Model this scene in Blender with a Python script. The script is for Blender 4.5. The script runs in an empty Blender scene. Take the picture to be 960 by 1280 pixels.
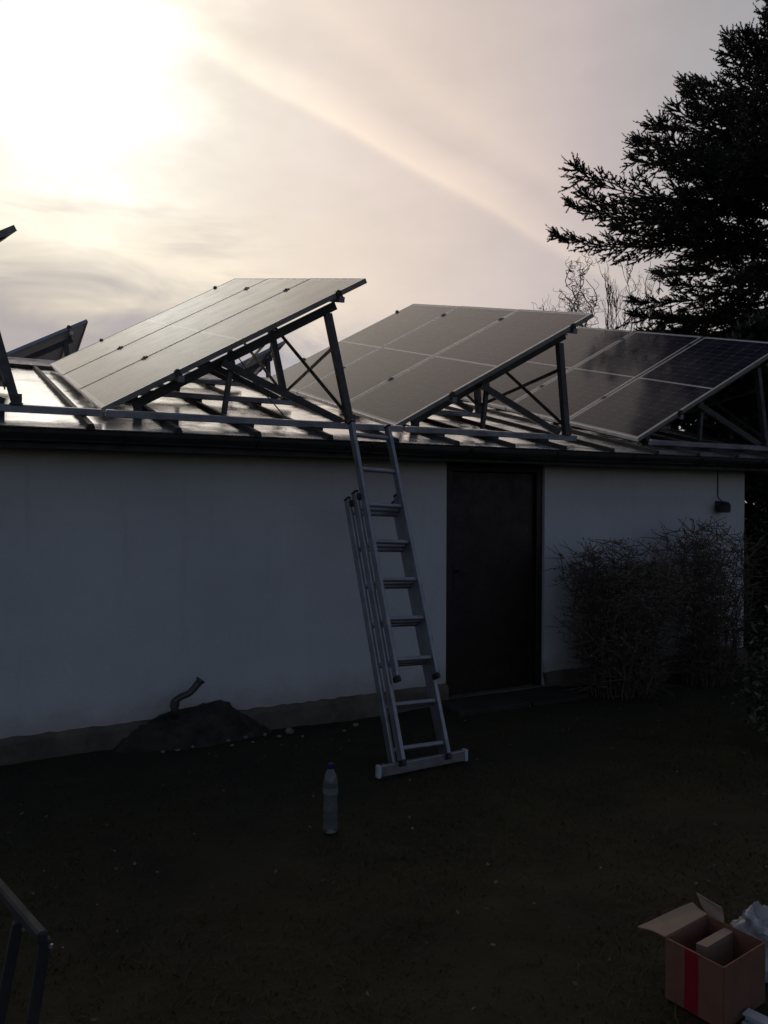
import bpy, bmesh, math, random
import numpy as np
from mathutils import Vector, Matrix
R = math.radians
random.seed(7)
rng = np.random.default_rng(7)
scn = bpy.context.scene
col = scn.collection

# ------------------------------------------------------------------ camera
YAW, PITCH, ROLL = R(28.393), R(-0.648), R(0.171)
fw0 = Vector((math.sin(YAW), math.cos(YAW), 0)); rt0 = Vector((math.cos(YAW), -math.sin(YAW), 0)); up0 = Vector((0, 0, 1))
FW = fw0 * math.cos(PITCH) + up0 * math.sin(PITCH); u2 = up0 * math.cos(PITCH) - fw0 * math.sin(PITCH)
RT = rt0 * math.cos(ROLL) + u2 * math.sin(ROLL); UP = u2 * math.cos(ROLL) - rt0 * math.sin(ROLL)
EYE = Vector((0, 0, 1.53)); FPX = 1004.5
cam = bpy.data.cameras.new('camera'); camo = bpy.data.objects.new('camera', cam); col.objects.link(camo)
cam.sensor_fit = 'VERTICAL'; cam.sensor_height = 36; cam.lens = FPX / 1280 * 36; cam.clip_start = .05; cam.clip_end = 2000
camo.matrix_world = Matrix((( RT.x, UP.x, -FW.x, EYE.x), (RT.y, UP.y, -FW.y, EYE.y), (RT.z, UP.z, -FW.z, EYE.z), (0, 0, 0, 1)))
scn.camera = camo
def ray(x, y): return FW + RT * ((x - 480) / FPX) + UP * ((640 - y) / FPX)
def on_z(x, y, z=0.): d = ray(x, y); return EYE + d * ((z - EYE.z) / d.z)
def on_y(x, y, Y): d = ray(x, y); return EYE + d * (Y / d.y)
def at(x, y, dist): return EYE + ray(x, y) * dist

# ------------------------------------------------------------------ sky: evening sun behind thin high cloud
SUN = ray(84, 122).normalized()
SUN_EL = math.asin(SUN.z); SUN_AZ = math.atan2(SUN.x, SUN.y)
world = bpy.data.worlds.new('World'); scn.world = world; world.use_nodes = True
NT = world.node_tree; NT.nodes.clear()
class G:
    def __init__(s, nt): s.nt = nt
    def n(s, t, **k):
        nd = s.nt.nodes.new(t)
        for a, b in k.items(): setattr(nd, a, b)
        return nd
    def put(s, sock, v):
        if isinstance(v, bpy.types.NodeSocket): s.nt.links.new(v, sock)
        elif v is not None:
            if hasattr(sock.default_value, '__len__') and not hasattr(v, '__len__'): v = (v,) * len(sock.default_value)
            sock.default_value = tuple(v) if hasattr(v, '__len__') else v
    def m(s, op, a, b=None, c=None, clamp=False):
        nd = s.n('ShaderNodeMath', operation=op, use_clamp=clamp)
        for i, v in enumerate((a, b, c)):
            if v is not None: s.put(nd.inputs[i], v)
        return nd.outputs[0]
    def v(s, op, a, b=None, scale=None):
        nd = s.n('ShaderNodeVectorMath', operation=op)
        s.put(nd.inputs[0], a)
        if b is not None: s.put(nd.inputs[1], b)
        if scale is not None: s.put(nd.inputs['Scale'], scale)
        return nd.outputs['Value'] if op in ('DOT_PRODUCT', 'LENGTH', 'DISTANCE') else nd.outputs[0]
    def mix(s, f, a, b, blend='MIX'):
        nd = s.n('ShaderNodeMix', data_type='RGBA', blend_type=blend)
        s.put(nd.inputs[0], f); s.put(nd.inputs[6], a); s.put(nd.inputs[7], b)
        return nd.outputs[2]
    def ramp(s, f, stops):
        nd = s.n('ShaderNodeValToRGB'); s.put(nd.inputs[0], f); e = nd.color_ramp.elements
        while len(e) < len(stops): e.new(0.5)
        for i, (p, c) in enumerate(stops): e[i].position = p; e[i].color = (*c, 1) if hasattr(c, '__len__') else (c, c, c, 1)
        return nd.outputs[0]
    def noise(s, vec, scale, detail=4, rough=.55, dist=0.):
        nd = s.n('ShaderNodeTexNoise'); s.put(nd.inputs['Vector'], vec)
        nd.inputs['Scale'].default_value = scale; nd.inputs['Detail'].default_value = detail
        nd.inputs['Roughness'].default_value = rough; nd.inputs['Distortion'].default_value = dist
        return nd.outputs['Fac']
    def rng_(s, x, a, b, c=0., d=1., smooth=True):
        nd = s.n('ShaderNodeMapRange', interpolation_type='SMOOTHSTEP' if smooth else 'LINEAR')
        for i, v in enumerate((x, a, b, c, d)): s.put(nd.inputs[i], v)
        return nd.outputs[0]
g = G(NT)
dirn = g.v('NORMALIZE', g.n('ShaderNodeTexCoord').outputs['Generated'])
cosang = g.v('DOT_PRODUCT', dirn, tuple(SUN))
ang = g.m('MULTIPLY', g.m('ARCCOSINE', g.m('MINIMUM', g.m('MAXIMUM', cosang, -.9999), .9999)), 57.2958)
elev = g.m('MULTIPLY', g.m('ARCSINE', g.n('ShaderNodeSeparateXYZ').outputs[2]), 57.2958)
sep = NT.nodes[-2] if NT.nodes[-2].type == 'SEPXYZ' else [n for n in NT.nodes if n.type == 'SEPXYZ'][0]
NT.links.new(dirn, sep.inputs[0])
# thin uneven cloud glow round the sun
sv = g.v('MULTIPLY', dirn, (1., 1., 2.2))
soft = g.m('SUBTRACT', g.noise(sv, 4.2, 4, .6), .5)
glow = g.m('EXPONENT', g.m('MULTIPLY', g.m('POWER', g.m('DIVIDE', ang, 41.), 2.), -1.))
tail = g.m('EXPONENT', g.m('DIVIDE', ang, -55.))
core = g.m('EXPONENT', g.m('MULTIPLY', g.m('POWER', g.m('DIVIDE', g.m('MULTIPLY', ang, g.m('SUBTRACT', 1., g.m('MULTIPLY', soft, 1.9))), 5.5), 2.), -1.))
inten = g.m('ADD', g.m('ADD', g.m('MULTIPLY', glow, .85), g.m('MULTIPLY', tail, .13)), g.m('MULTIPLY', core, .75))
tint = g.ramp(g.m('DIVIDE', ang, 180.), [(0, (1, .97, .88)), (.05, (1, .915, .80)), (.10, (1, .855, .76)), (.14, (1, .838, .745)), (.18, (1, .850, .815)), (.235, (.985, .97, .965)), (.40, (.90, .95, 1)), (1, (.75, .88, 1))])
low = g.rng_(elev, 8., 24.)
# yellower towards the horizon
tint = g.mix(g.m('MULTIPLY', g.m('SUBTRACT', 1., low), .62), tint, g.mix(g.rng_(ang, 12., 30.), (1, .88, .58, 1), (1, .845, .74, 1)))
wob = g.m('MULTIPLY', g.m('SUBTRACT', g.noise(dirn, 3.5, 2), .5), .035)
def streak(pa, pb, up_w, dn_w, length, amp, seed):
    a, b = ray(*pa).normalized(), ray(*pb).normalized()
    nrm = b.cross(a).normalized()
    if nrm.z < 0: nrm = -nrm
    mid = (a + b).normalized(); along = nrm.cross(mid)
    s = g.m('ADD', g.v('DOT_PRODUCT', dirn, tuple(nrm)), wob)
    upside = g.m('EXPONENT', g.m('MULTIPLY', g.m('MAXIMUM', s, 0.), -1. / up_w))
    dnside = g.m('EXPONENT', g.m('MULTIPLY', g.m('POWER', g.m('DIVIDE', g.m('MINIMUM', s, 0.), dn_w), 2.), -1.))
    t = g.v('DOT_PRODUCT', dirn, tuple(along))
    ln = g.m('EXPONENT', g.m('MULTIPLY', g.m('POWER', g.m('DIVIDE', t, length), 2.), -1.))
    front = g.rng_(g.v('DOT_PRODUCT', dirn, tuple(mid)), .0, .5)
    return g.m('MULTIPLY', g.m('MULTIPLY', g.m('MULTIPLY', upside, dnside), g.m('MULTIPLY', ln, front)), amp)
st = g.m('ADD', streak((300, 85), (770, 345), .032, .008, .46, .23, 0.), streak((390, 0), (730, 245), .035, .020, .34, .11, 4.))
# soft dark lanes under the streaks plus overall unevenness
mod = g.m('ADD', 1., g.m('MULTIPLY', soft, .32))
mod = g.m('ADD', g.m('ADD', mod, st), g.rng_(elev, 13., 36., .09, -.13, False))
mod = g.m('SUBTRACT', mod, streak((345, 62), (790, 300), .022, .014, .34, .07, 2.))
# grey cloud bank low down, thickest left of the sun
bank_c = ray(0, 400).normalized()
bang = g.m('MULTIPLY', g.m('ARCCOSINE', g.m('MINIMUM', g.v('DOT_PRODUCT', dirn, tuple(bank_c)), .9999)), 57.2958)
bv = g.v('MULTIPLY', dirn, (1., 1., 3.1))
bn = g.noise(bv, 4.6, 4, .58, .5)
bound = g.m('ADD', g.m('SUBTRACT', 14.9, g.m('MULTIPLY', bang, .20)), g.m('MULTIPLY', g.m('SUBTRACT', bn, .5), 19.))
bank = g.rng_(g.m('SUBTRACT', bound, elev), -4.5, 5.0)
wisp = g.m('MULTIPLY', g.rng_(g.noise(g.v('MULTIPLY', dirn, (1., 1., 6.5)), 5.5, 3, .6), .50, .70), g.m('MULTIPLY', g.rng_(elev, 23., 17.), g.rng_(bang, 28., 8.)))
cover = g.m('MAXIMUM', g.m('MULTIPLY', bank, .93), g.m('MULTIPLY', wisp, .30))
lum = g.m('MULTIPLY', inten, mod)
clear = g.v('SCALE', tint, scale=lum)
clear = g.mix(g.m('MULTIPLY', g.m('MULTIPLY', st, 2.2), 1., clamp=True), clear, g.v('MULTIPLY', clear, (1.05, .985, .84)))
greyc = g.mix(g.rng_(bang, 4., 24.), (.37, .345, .36, 1), (.29, .305, .37, 1))
greyc = g.v('SCALE', greyc, scale=g.m('ADD', .72, g.m('MULTIPLY', bn, .5)))
skyc = g.mix(cover, clear, greyc)
nish = g.n('ShaderNodeTexSky', sky_type='NISHITA', sun_disc=False)
nish.sun_elevation = SUN_EL; nish.sun_rotation = SUN_AZ; nish.air_density = 1.; nish.dust_density = 1.5; nish.ozone_density = 1.5
tot = g.v('ADD', g.v('SCALE', skyc, scale=10.), g.v('SCALE', g.v('MULTIPLY', nish.outputs[0], (1.10, .96, 1.0)), scale=g.m('MULTIPLY', .50, g.m('SUBTRACT', 1., g.m('EXPONENT', g.m('MULTIPLY', g.m('POWER', g.m('DIVIDE', ang, 75.), 2.), -1.))))))
bg = g.n('ShaderNodeBackground'); bg.inputs[1].default_value = .1; g.put(bg.inputs[0], tot)
NT.links.new(bg.outputs[0], g.n('ShaderNodeOutputWorld').inputs[0])
world.cycles.sampling_method = 'MANUAL'; world.cycles.sample_map_resolution = 256
# ------------------------------------------------------------------ sun lamp (veiled)
sl = bpy.data.lights.new('sun', 'SUN'); sl.energy = .3; sl.angle = R(75); sl.color = (1, .86, .68)
so = bpy.data.objects.new('sun', sl); col.objects.link(so); so.location = (0, 20, 20)
so.rotation_euler = SUN.to_track_quat('Z', 'Y').to_euler()
# ------------------------------------------------------------------ exposure
vs = scn.view_settings; vs.view_transform = 'Standard'; vs.look = 'None'; vs.exposure = 0.; vs.gamma = 1.; vs.use_curve_mapping = False
scn.render.engine = 'CYCLES'
scn.cycles.max_bounces = 7; scn.cycles.diffuse_bounces = 3; scn.cycles.glossy_bounces = 4; scn.cycles.transmission_bounces = 6

# ------------------------------------------------------------------ materials
def mat(name, base=(.5,) * 3, rough=.6, metal=0., var=0., scale=8., bump=0., bscale=40., spec=.5, trans=0., ior=1.5, dark=None, object_space=True):
    m = bpy.data.materials.new(name); m.use_nodes = True; nt = m.node_tree; b = nt.nodes['Principled BSDF']; q = G(nt)
    b.inputs['Roughness'].default_value = rough; b.inputs['Metallic'].default_value = metal
    b.inputs['Specular IOR Level'].default_value = spec; b.inputs['Transmission Weight'].default_value = trans; b.inputs['IOR'].default_value = ior
    tc = q.n('ShaderNodeTexCoord').outputs['Object']
    if var > 0 or dark:
        nz = q.noise(tc, scale, 6, .6)
        d = dark if dark else tuple(c * (1 - var) for c in base)
        l = tuple(min(1, c * (1 + var * .5)) for c in base)
        q.put(b.inputs['Base Color'], q.ramp(nz, [(.3, d), (.7, l)]))
        q.put(b.inputs['Roughness'], q.rng_(q.noise(tc, scale * 2.3, 4), .3, .7, max(0, rough - .08), min(1, rough + .1)))
    else: b.inputs['Base Color'].default_value = (*base, 1)
    if bump > 0:
        bp = q.n('ShaderNodeBump'); bp.inputs['Strength'].default_value = bump; bp.inputs['Distance'].default_value = .01
        q.put(bp.inputs['Height'], q.noise(tc, bscale, 6, .65)); nt.links.new(bp.outputs[0], b.inputs['Normal'])
    return m
M = {}
M['alu'] = mat('aluminium', (.40, .41, .43), .45, .8, .25, 12., .12, 90.)
M['alu_dull'] = mat('galvanised_steel', (.38, .38, .42), .45, .75, .35, 9., .15, 60.)
M['steel_dark'] = mat('dark_steel', (.10, .095, .09), .5, .6, .4, 10., .2, 60.)
M['steel_grey'] = mat('grey_painted_steel', (.035, .035, .038), .85, 0., .35, 12., .1, 60.)
M['frame_alu'] = mat('panel_frame_aluminium', (.42, .42, .43), .38, .9, .2, 10.)
M['sheet'] = mat('zinc_roof_sheet', (.80, .80, .81), .22, .9, .22, 2.6, .15, 5.)
M['seam'] = mat('dark_roof_seam', (.06, .058, .055), .6, .2, .4, 8., .3, 40.)
M['gutter'] = mat('dark_gutter', (.035, .032, .03), .5, .2, .4, 6., .2, 30.)
M['wood_dark'] = mat('dark_soffit_wood', (.05, .04, .032), .7, 0., .4, 9., .3, 30.)
M['backsheet'] = mat('back_sheet', (.45, .45, .46), .5, 0., .1)
M['black'] = mat('black_plastic', (.02, .02, .02), .45, 0., .3, 20.)
M['concrete'] = mat('old_concrete', (.16, .132, .105), .9, 0., .5, 5., .8, 35.)
M['rubble'] = mat('pale_rubble', (.27, .25, .22), .9, 0., .4, 14., .8, 50.)
M['mound'] = mat('mortar_mound', (.055, .046, .038), .95, 0., .6, 9., 1., 28.)
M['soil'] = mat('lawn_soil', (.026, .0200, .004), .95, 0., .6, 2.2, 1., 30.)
M['paving'] = mat('door_paving', (.045, .037, .028), .9, 0., .5, 4., .8, 40.)
M['needles'] = mat('spruce_needles', (.030, .042, .022), .65, 0., .5, 1.5)
M['bark'] = mat('bark', (.07, .055, .042), .9, 0., .5, 14., .8, 30.)
M['twig'] = mat('bare_twig', (.14, .10, .07), .85, 0., .4, 8.)
M['dryleaf'] = mat('dry_leaf', (.15, .115, .085), .7, 0., .5, 12.)
M['evergreen'] = mat('evergreen_leaf', (.035, .055, .03), .4, 0., .5, 6.)
M['grass'] = mat('dark_grass', (.056, .052, .005), .75, 0., .6, 1.6)
M['litter'] = mat('leaf_litter', (.17, .13, .085), .8, 0., .5, 9.)
M['card'] = mat('cardboard', (.215, .10, .065), .85, 0., .15, 14., .15, 60.)
M['card_in'] = mat('cardboard_inside', (.30, .22, .165), .85, 0., .12, 14., .15, 60.)
M['red'] = mat('red_tape', (.30, .012, .025), .4, 0., .2, 20.)
M['bag'] = mat('white_film', (.42, .42, .43), .3, 0., .15, 10., .4, 25.)
M['white'] = mat('white_plastic', (.6, .62, .64), .4, 0., .15, 20.)
M['cap'] = mat('blue_cap', (.012, .02, .12), .4)
M['label'] = mat('bottle_label', (.20, .20, .18), .5, 0., .2, 30.)
M['pet'] = mat('clear_pet', (.78, .84, .88), .10, 0., 0., trans=.91, ior=1.35)
M['water'] = mat('water', (.85, .93, .97), .0, 0., 0., trans=1., ior=1.33)
M['door'] = mat('dark_brown_door', (.022, .010, .007), .5, 0., .45, 5., .3, 25.)
M['bronze'] = mat('dull_brass', (.06, .05, .035), .45, .8, .2, 20.)

def plaster():
    m = bpy.data.materials.new('white_plaster'); m.use_nodes = True; nt = m.node_tree; b = nt.nodes['Principled BSDF']; q = G(nt)
    tc = q.n('ShaderNodeTexCoord').outputs['Object']
    c = q.ramp(q.noise(tc, 1.1, 6, .6), [(.3, (.60, .605, .62)), (.7, (.72, .72, .72))])
    # rain streaks and splash dirt of their own shape
    stv = q.v('MULTIPLY', tc, (5., 5., .55))
    c = q.mix(q.rng_(q.noise(stv, 2.2, 5, .6), .55, .78, 0., .22), c, (.38, .36, .33, 1))
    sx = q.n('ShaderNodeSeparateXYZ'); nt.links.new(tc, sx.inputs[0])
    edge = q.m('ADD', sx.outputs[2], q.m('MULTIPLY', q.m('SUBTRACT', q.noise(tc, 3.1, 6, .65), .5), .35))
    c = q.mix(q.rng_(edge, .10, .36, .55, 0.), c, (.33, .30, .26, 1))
    c = q.mix(q.rng_(q.noise(tc, 30., 3), .70, .78, 0., .35), c, (.35, .33, .31, 1))
    q.put(b.inputs['Base Color'], c); b.inputs['Roughness'].default_value = .92; b.inputs['Specular IOR Level'].default_value = .2
    h = q.m('ADD', q.m('MULTIPLY', q.noise(tc, 2.6, 3), 2.2), q.m('ADD', q.noise(tc, 55., 6, .7), q.m('MULTIPLY', q.noise(tc, 14., 4), .8)))
    bp = q.n('ShaderNodeBump'); bp.inputs['Strength'].default_value = .55; bp.inputs['Distance'].default_value = .012
    q.put(bp.inputs['Height'], h); nt.links.new(bp.outputs[0], b.inputs['Normal'])
    return m
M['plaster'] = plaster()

PL, PW = 2.03, 1.004       # solar panel size
def cells():
    m = bpy.data.materials.new('solar_glass'); m.use_nodes = True; nt = m.node_tree; b = nt.nodes['Principled BSDF']; q = G(nt)
    tc = q.n('ShaderNodeTexCoord').outputs['Object']; s = q.n('ShaderNodeSeparateXYZ'); nt.links.new(tc, s.inputs[0])
    x, y = s.outputs[0], s.outputs[1]
    half = (PL - .07 - .022) / 2
    xm = q.m('SUBTRACT', q.m('ABSOLUTE', q.m('SUBTRACT', x, PL / 2)), .011)      # distance from the mid gap
    gap = q.m('LESS_THAN', xm, 0.)
    edge = q.m('GREATER_THAN', xm, half)
    cy = q.m('DIVIDE', q.m('SUBTRACT', y, .031), (PW - .062) / 6)
    cx = q.m('DIVIDE', xm, half / 12)
    def gridline(v, w):
        f = q.m('FRACT', v); dd = q.m('MINIMUM', f, q.m('SUBTRACT', 1., f)); return dd, q.m('LESS_THAN', dd, w)
    dy, ly = gridline(cy, .009); dx, lx = gridline(cx, .014)
    # chamfered cell corners: every second half-cell row carries the diamonds
    dx2, _ = gridline(q.m('DIVIDE', cx, 2.), 0.)
    dia = q.m('LESS_THAN', q.m('ADD', q.m('MULTIPLY', dx2, 2.), dy), .085)
    bus = q.m('FRACT', q.m('MULTIPLY', cy, 9.)); busl = q.m('LESS_THAN', q.m('ABSOLUTE', q.m('SUBTRACT', bus, .5)), .035)
    oy = q.m('ADD', q.m('LESS_THAN', y, .031), q.m('GREATER_THAN', y, PW - .031))
    back = q.m('MINIMUM', q.m('ADD', q.m('ADD', gap, edge), oy), 1.)
    lines = q.m('MINIMUM', q.m('ADD', lx, ly), 1.)
    cellc = q.ramp(q.noise(tc, 3., 3), [(.3, (.008, .009, .024)), (.7, (.014, .014, .036))])
    c = q.mix(q.m('MULTIPLY', busl, .35), cellc, (.16, .16, .17, 1))
    c = q.mix(q.m('MULTIPLY', lines, .5), c, (.34, .34, .37, 1))
    c = q.mix(q.m('MULTIPLY', dia, .55), c, (.30, .30, .31, 1)); c = q.mix(back, c, (.62, .62, .62, 1))
    # dust film and dried rain marks
    c = q.mix(q.rng_(q.noise(tc, 2.2, 6, .65), .35, .8, .02, .10), c, (.30, .27, .23, 1))
    q.put(b.inputs['Base Color'], c)
    q.put(b.inputs['Roughness'], q.rng_(q.noise(tc, 5., 5), .3, .7, .10, .17)); b.inputs['IOR'].default_value = 1.215
    return m
M['cells'] = cells()

# ------------------------------------------------------------------ mesh helpers
class MB:
    def __init__(s): s.v = []; s.f = []
    def add(s, vs, fs):
        k = len(s.v); s.v += [tuple(v) for v in vs]; s.f += [tuple(i + k for i in f) for f in fs]; return s
    def box(s, a, b, mtx=None):
        x0, y0, z0 = a; x1, y1, z1 = b
        vs = [Vector(p) for p in ((x0, y0, z0), (x1, y0, z0), (x1, y1, z0), (x0, y1, z0), (x0, y0, z1), (x1, y0, z1), (x1, y1, z1), (x0, y1, z1))]
        if mtx: vs = [mtx @ p for p in vs]
        return s.add(vs, [(0, 3, 2, 1), (4, 5, 6, 7), (0, 1, 5, 4), (1, 2, 6, 5), (2, 3, 7, 6), (3, 0, 4, 7)])
    def bar(s, p, q, w, h, ref=(0, 0, 1)):
        p, q = Vector(p), Vector(q); d = (q - p).normalized(); r = Vector(ref); side = d.cross(r)
        if side.length < 1e-3: side = d.cross(Vector((1, 0, 0)))
        side.normalize(); n = side.cross(d)
        vs = [e + side * (a * w / 2) + n * (b * h / 2) for e in (p, q) for a, b in ((-1, -1), (1, -1), (1, 1), (-1, 1))]
        return s.add(vs, [(0, 1, 2, 3), (7, 6, 5, 4), (0, 4, 5, 1), (1, 5, 6, 2), (2, 6, 7, 3), (3, 7, 4, 0)])
    def tube(s, pts, rad, sides=8, caps=True):
        pts = [Vector(p) for p in pts]; n = len(pts)
        if not hasattr(rad, '__len__'): rad = [rad] * n
        ref = None; vs = []
        for i in range(n):
            d = (pts[min(i + 1, n - 1)] - pts[max(i - 1, 0)]).normalized()
            if ref is None: ref = Vector((0, 0, 1)) if abs(d.z) < .9 else Vector((1, 0, 0))
            a = d.cross(ref).normalized(); b = a.cross(d); ref = b
            for k in range(sides):
                t = 2 * math.pi * k / sides; vs.append(pts[i] + (a * math.cos(t) + b * math.sin(t)) * rad[i])
        fs = [(i * sides + k, i * sides + (k + 1) % sides, (i + 1) * sides + (k + 1) % sides, (i + 1) * sides + k) for i in range(n - 1) for k in range(sides)]
        if caps: fs += [tuple(range(sides))[::-1], tuple((n - 1) * sides + k for k in range(sides))]
        return s.add(vs, fs)
    def lathe(s, prof, sides=24, c=(0, 0, 0)):
        vs = [(c[0] + r * math.cos(2 * math.pi * k / sides), c[1] + r * math.sin(2 * math.pi * k / sides), c[2] + z) for r, z in prof for k in range(sides)]
        fs = [(i * sides + k, i * sides + (k + 1) % sides, (i + 1) * sides + (k + 1) % sides, (i + 1) * sides + k) for i in range(len(prof) - 1) for k in range(sides)]
        fs += [tuple(range(sides))[::-1], tuple((len(prof) - 1) * sides + k for k in range(sides))]
        return s.add(vs, fs)
    def mesh(s, name, m, smooth=False, bevel=0.):
        me = bpy.data.meshes.new(name); me.from_pydata(s.v, [], s.f)
        bm = bmesh.new(); bm.from_mesh(me); bmesh.ops.recalc_face_normals(bm, faces=bm.faces)
        if bevel: bmesh.ops.bevel(bm, geom=list(bm.edges), offset=bevel, segments=1, affect='EDGES', clamp_overlap=True)
        bm.to_mesh(me); bm.free()
        if smooth: me.polygons.foreach_set('use_smooth', [True] * len(me.polygons))
        me.materials.append(M[m]); return me
    def build(s, name, m, parent=None, smooth=False, bevel=0.):
        return link(name, s.mesh(name, m, smooth, bevel), parent)
def link(name, data, parent=None):
    o = bpy.data.objects.new(name, data); col.objects.link(o)
    if parent: o.parent = parent
    return o
def tri_mesh(name, v, t, m, parent=None):
    v = np.asarray(v, np.float32).reshape(-1, 3); t = np.asarray(t, np.int32).reshape(-1, 3)
    me = bpy.data.meshes.new(name); me.vertices.add(len(v)); me.vertices.foreach_set('co', v.ravel())
    me.loops.add(t.size); me.loops.foreach_set('vertex_index', t.ravel())
    me.polygons.add(len(t)); me.polygons.foreach_set('loop_start', np.arange(0, t.size, 3, dtype=np.int32)); me.polygons.foreach_set('loop_total', np.full(len(t), 3, np.int32))
    me.update(); me.validate(); me.materials.append(M[m]); return link(name, me, parent)
def tag(o, label=None, cat=None, group=None, kind=None):
    for k, v in (('label', label), ('category', cat), ('group', group), ('kind', kind)):
        if v: o[k] = v
    return o
def empty(name, loc, label, cat, group=None):
    o = bpy.data.objects.new(name, None); col.objects.link(o); o.location = loc; o.empty_display_size = .1
    return tag(o, label, cat, group)
def rel(o):      # children built in world coordinates
    bpy.context.view_layer.update()
    for c in o.children: c.matrix_parent_inverse = o.matrix_world.inverted()
def put_children(o):
    inv = Matrix.Translation(-o.location)
    for c in o.children: c.matrix_parent_inverse = inv

# ================================================================== ground
def hz(x, y): return .012 * math.sin(1.7 * x + .6) * math.cos(1.3 * y) + .006 * math.sin(5.1 * x + 2 * y)
mb = MB(); nx, ny = 60, 60
xs = np.linspace(-6, 14, nx); ys = np.linspace(-3, 9, ny)
for j in ys:
    for i in xs:
        e = min(1, (i + 6), (14 - i), (j + 3), (9 - j)); mb.v.append((i, j, hz(i, j) * max(0, e) - .012))
mb.f = [(j * nx + i, j * nx + i + 1, (j + 1) * nx + i + 1, (j + 1) * nx + i) for j in range(ny - 1) for i in range(nx - 1)]
B = 600; k = len(mb.v)
mb.v += [(-B, -B, -.012), (B, -B, -.012), (B, B, -.012), (-B, B, -.012)]
c0, c1, c2, c3 = 0, nx - 1, nx * ny - 1, nx * (ny - 1)
e0 = list(range(0, nx)); e1 = [j * nx + nx - 1 for j in range(ny)]; e2 = [nx * (ny - 1) + i for i in range(nx)][::-1]; e3 = [j * nx for j in range(ny)][::-1]
for (a, b), e in zip(((k, k + 1), (k + 1, k + 2), (k + 2, k + 3), (k + 3, k)), (e0, e1, e2, e3)):
    mb.f.append((a, b, *e[::-1]))
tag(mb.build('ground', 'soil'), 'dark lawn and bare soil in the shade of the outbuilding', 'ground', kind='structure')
# worn paving strip before the door: two uneven slabs
mb = MB()
mb.box((3.22, 4.80, -.02), (3.86, 5.17, .028)); mb.box((3.88, 4.78, -.02), (4.44, 5.168, .024))
tag(mb.build('path', 'paving', bevel=.006), 'worn concrete slabs on the ground before the brown door', 'path', kind='structure')

# ================================================================== outbuilding
D, EY, EZ, SL = 5.194, 4.91, 1.957, R(13.746)
X0, X1, DEPTH = -3.2, 6.78, 6.6
RX0, RX1 = -3.4, 7.30
RIDGE = 8.5
cs, sn = math.cos(SL), math.sin(SL); tn = math.tan(SL)
def roofz(Y): return EZ + (Y - EY) * tn if Y <= RIDGE else EZ + (RIDGE - EY) * tn - (Y - RIDGE) * tn
house = empty('outbuilding', (X0, D, 0), 'low white plastered outbuilding with sheet metal gable roof and brown door', 'building')
BACK = D + DEPTH
def prism(poly, axis, a, b, mb):
    n = len(poly)
    if axis == 'y': f = lambda p, t: (p[0], t, p[1])
    else: f = lambda p, t: (t, p[0], p[1])
    mb.add([f(p, a) for p in poly] + [f(p, b) for p in poly], [tuple(range(n)), tuple(range(n, 2 * n))[::-1]] + [(i, (i + 1) % n, (i + 1) % n + n, i + n) for i in range(n)])
DX0, DX1, DZ = 3.352, 4.313, 1.845
mb = MB(); WT = 1.93
prism([(X0, -.05), (DX0, -.05), (DX0, DZ), (DX1, DZ), (DX1, -.05), (X1, -.05), (X1, WT), (X0, WT)], 'y', D, D + .24, mb)
prism([(X0, -.05), (X1, -.05), (X1, WT), (X0, WT)], 'y', BACK - .24, BACK, mb)
for xa, xb in ((X0 + .003, X0 + .24), (X1 - .24, X1 - .003)):
    gz = lambda Y: roofz(Y) - .10
    prism([(D + .242, -.05), (BACK - .242, -.05), (BACK - .242, gz(BACK - .242)), (RIDGE, gz(RIDGE)), (D + .242, gz(D + .242))], 'x', xa, xb, mb)
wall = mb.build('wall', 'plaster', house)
# plinth with a crumbling upper edge
def plinth(xa, xb):
    mb = MB(); n = int((xb - xa) / .05) + 2
    for i in range(n):
        x = xa + (xb - xa) * i / (n - 1); h = .139 + .005 * math.sin(2.3 * x) + random.uniform(-.006, .006); dy = random.uniform(0, .012)
        mb.v += [(x, D - .035 - dy, -.05), (x, D - .032 - dy, h * .8), (x, D - .012, h), (x, D + .02, h + .004)]
    mb.f = [(i * 4 + k, i * 4 + 4 + k, i * 4 + 5 + k, i * 4 + 1 + k) for i in range(n - 1) for k in range(3)] + [(0, 1, 2, 3), ((n - 1) * 4 + 3, (n - 1) * 4 + 2, (n - 1) * 4 + 1, (n - 1) * 4)]
    mb.build('plinth', 'concrete', house)
plinth(X0, DX0); plinth(DX1, X1 + .02)
# threshold, door frame and leaf
MB().box((DX0 + .004, D - .02, -.03), (DX1 - .004, D + .22, .03)).build('threshold', 'concrete', house, bevel=.006)
door = MB().box((DX0 + .075, D + .062, .034), (DX1 - .065, D + .105, DZ - .07)).build('door', 'door', house, bevel=.004)
mb = MB(); mb.box((DX0 + .003, D + .025, .031), (DX0 + .072, D + .15, DZ - .003)); mb.box((DX1 - .062, D + .025, .031), (DX1 - .003, D + .15, DZ - .003)); mb.box((DX0 + .0725, D + .027, DZ - .066), (DX1 - .0625, D + .15, DZ - .004))
mb.build('door_frame', 'door', door, bevel=.004)
mb = MB(); mb.box((DX0 + .11, D + .058, .86), (DX0 + .145, D + .0615, 1.06)); mb.bar((DX0 + .127, D + .05, 1.0), (DX0 + .127, D + .01, 1.0), .014, .014); mb.bar((DX0 + .127, D + .012, 1.0), (DX0 + .235, D + .012, 1.0), .014, .018)
mb.build('handle', 'bronze', door, bevel=.002)
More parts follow.
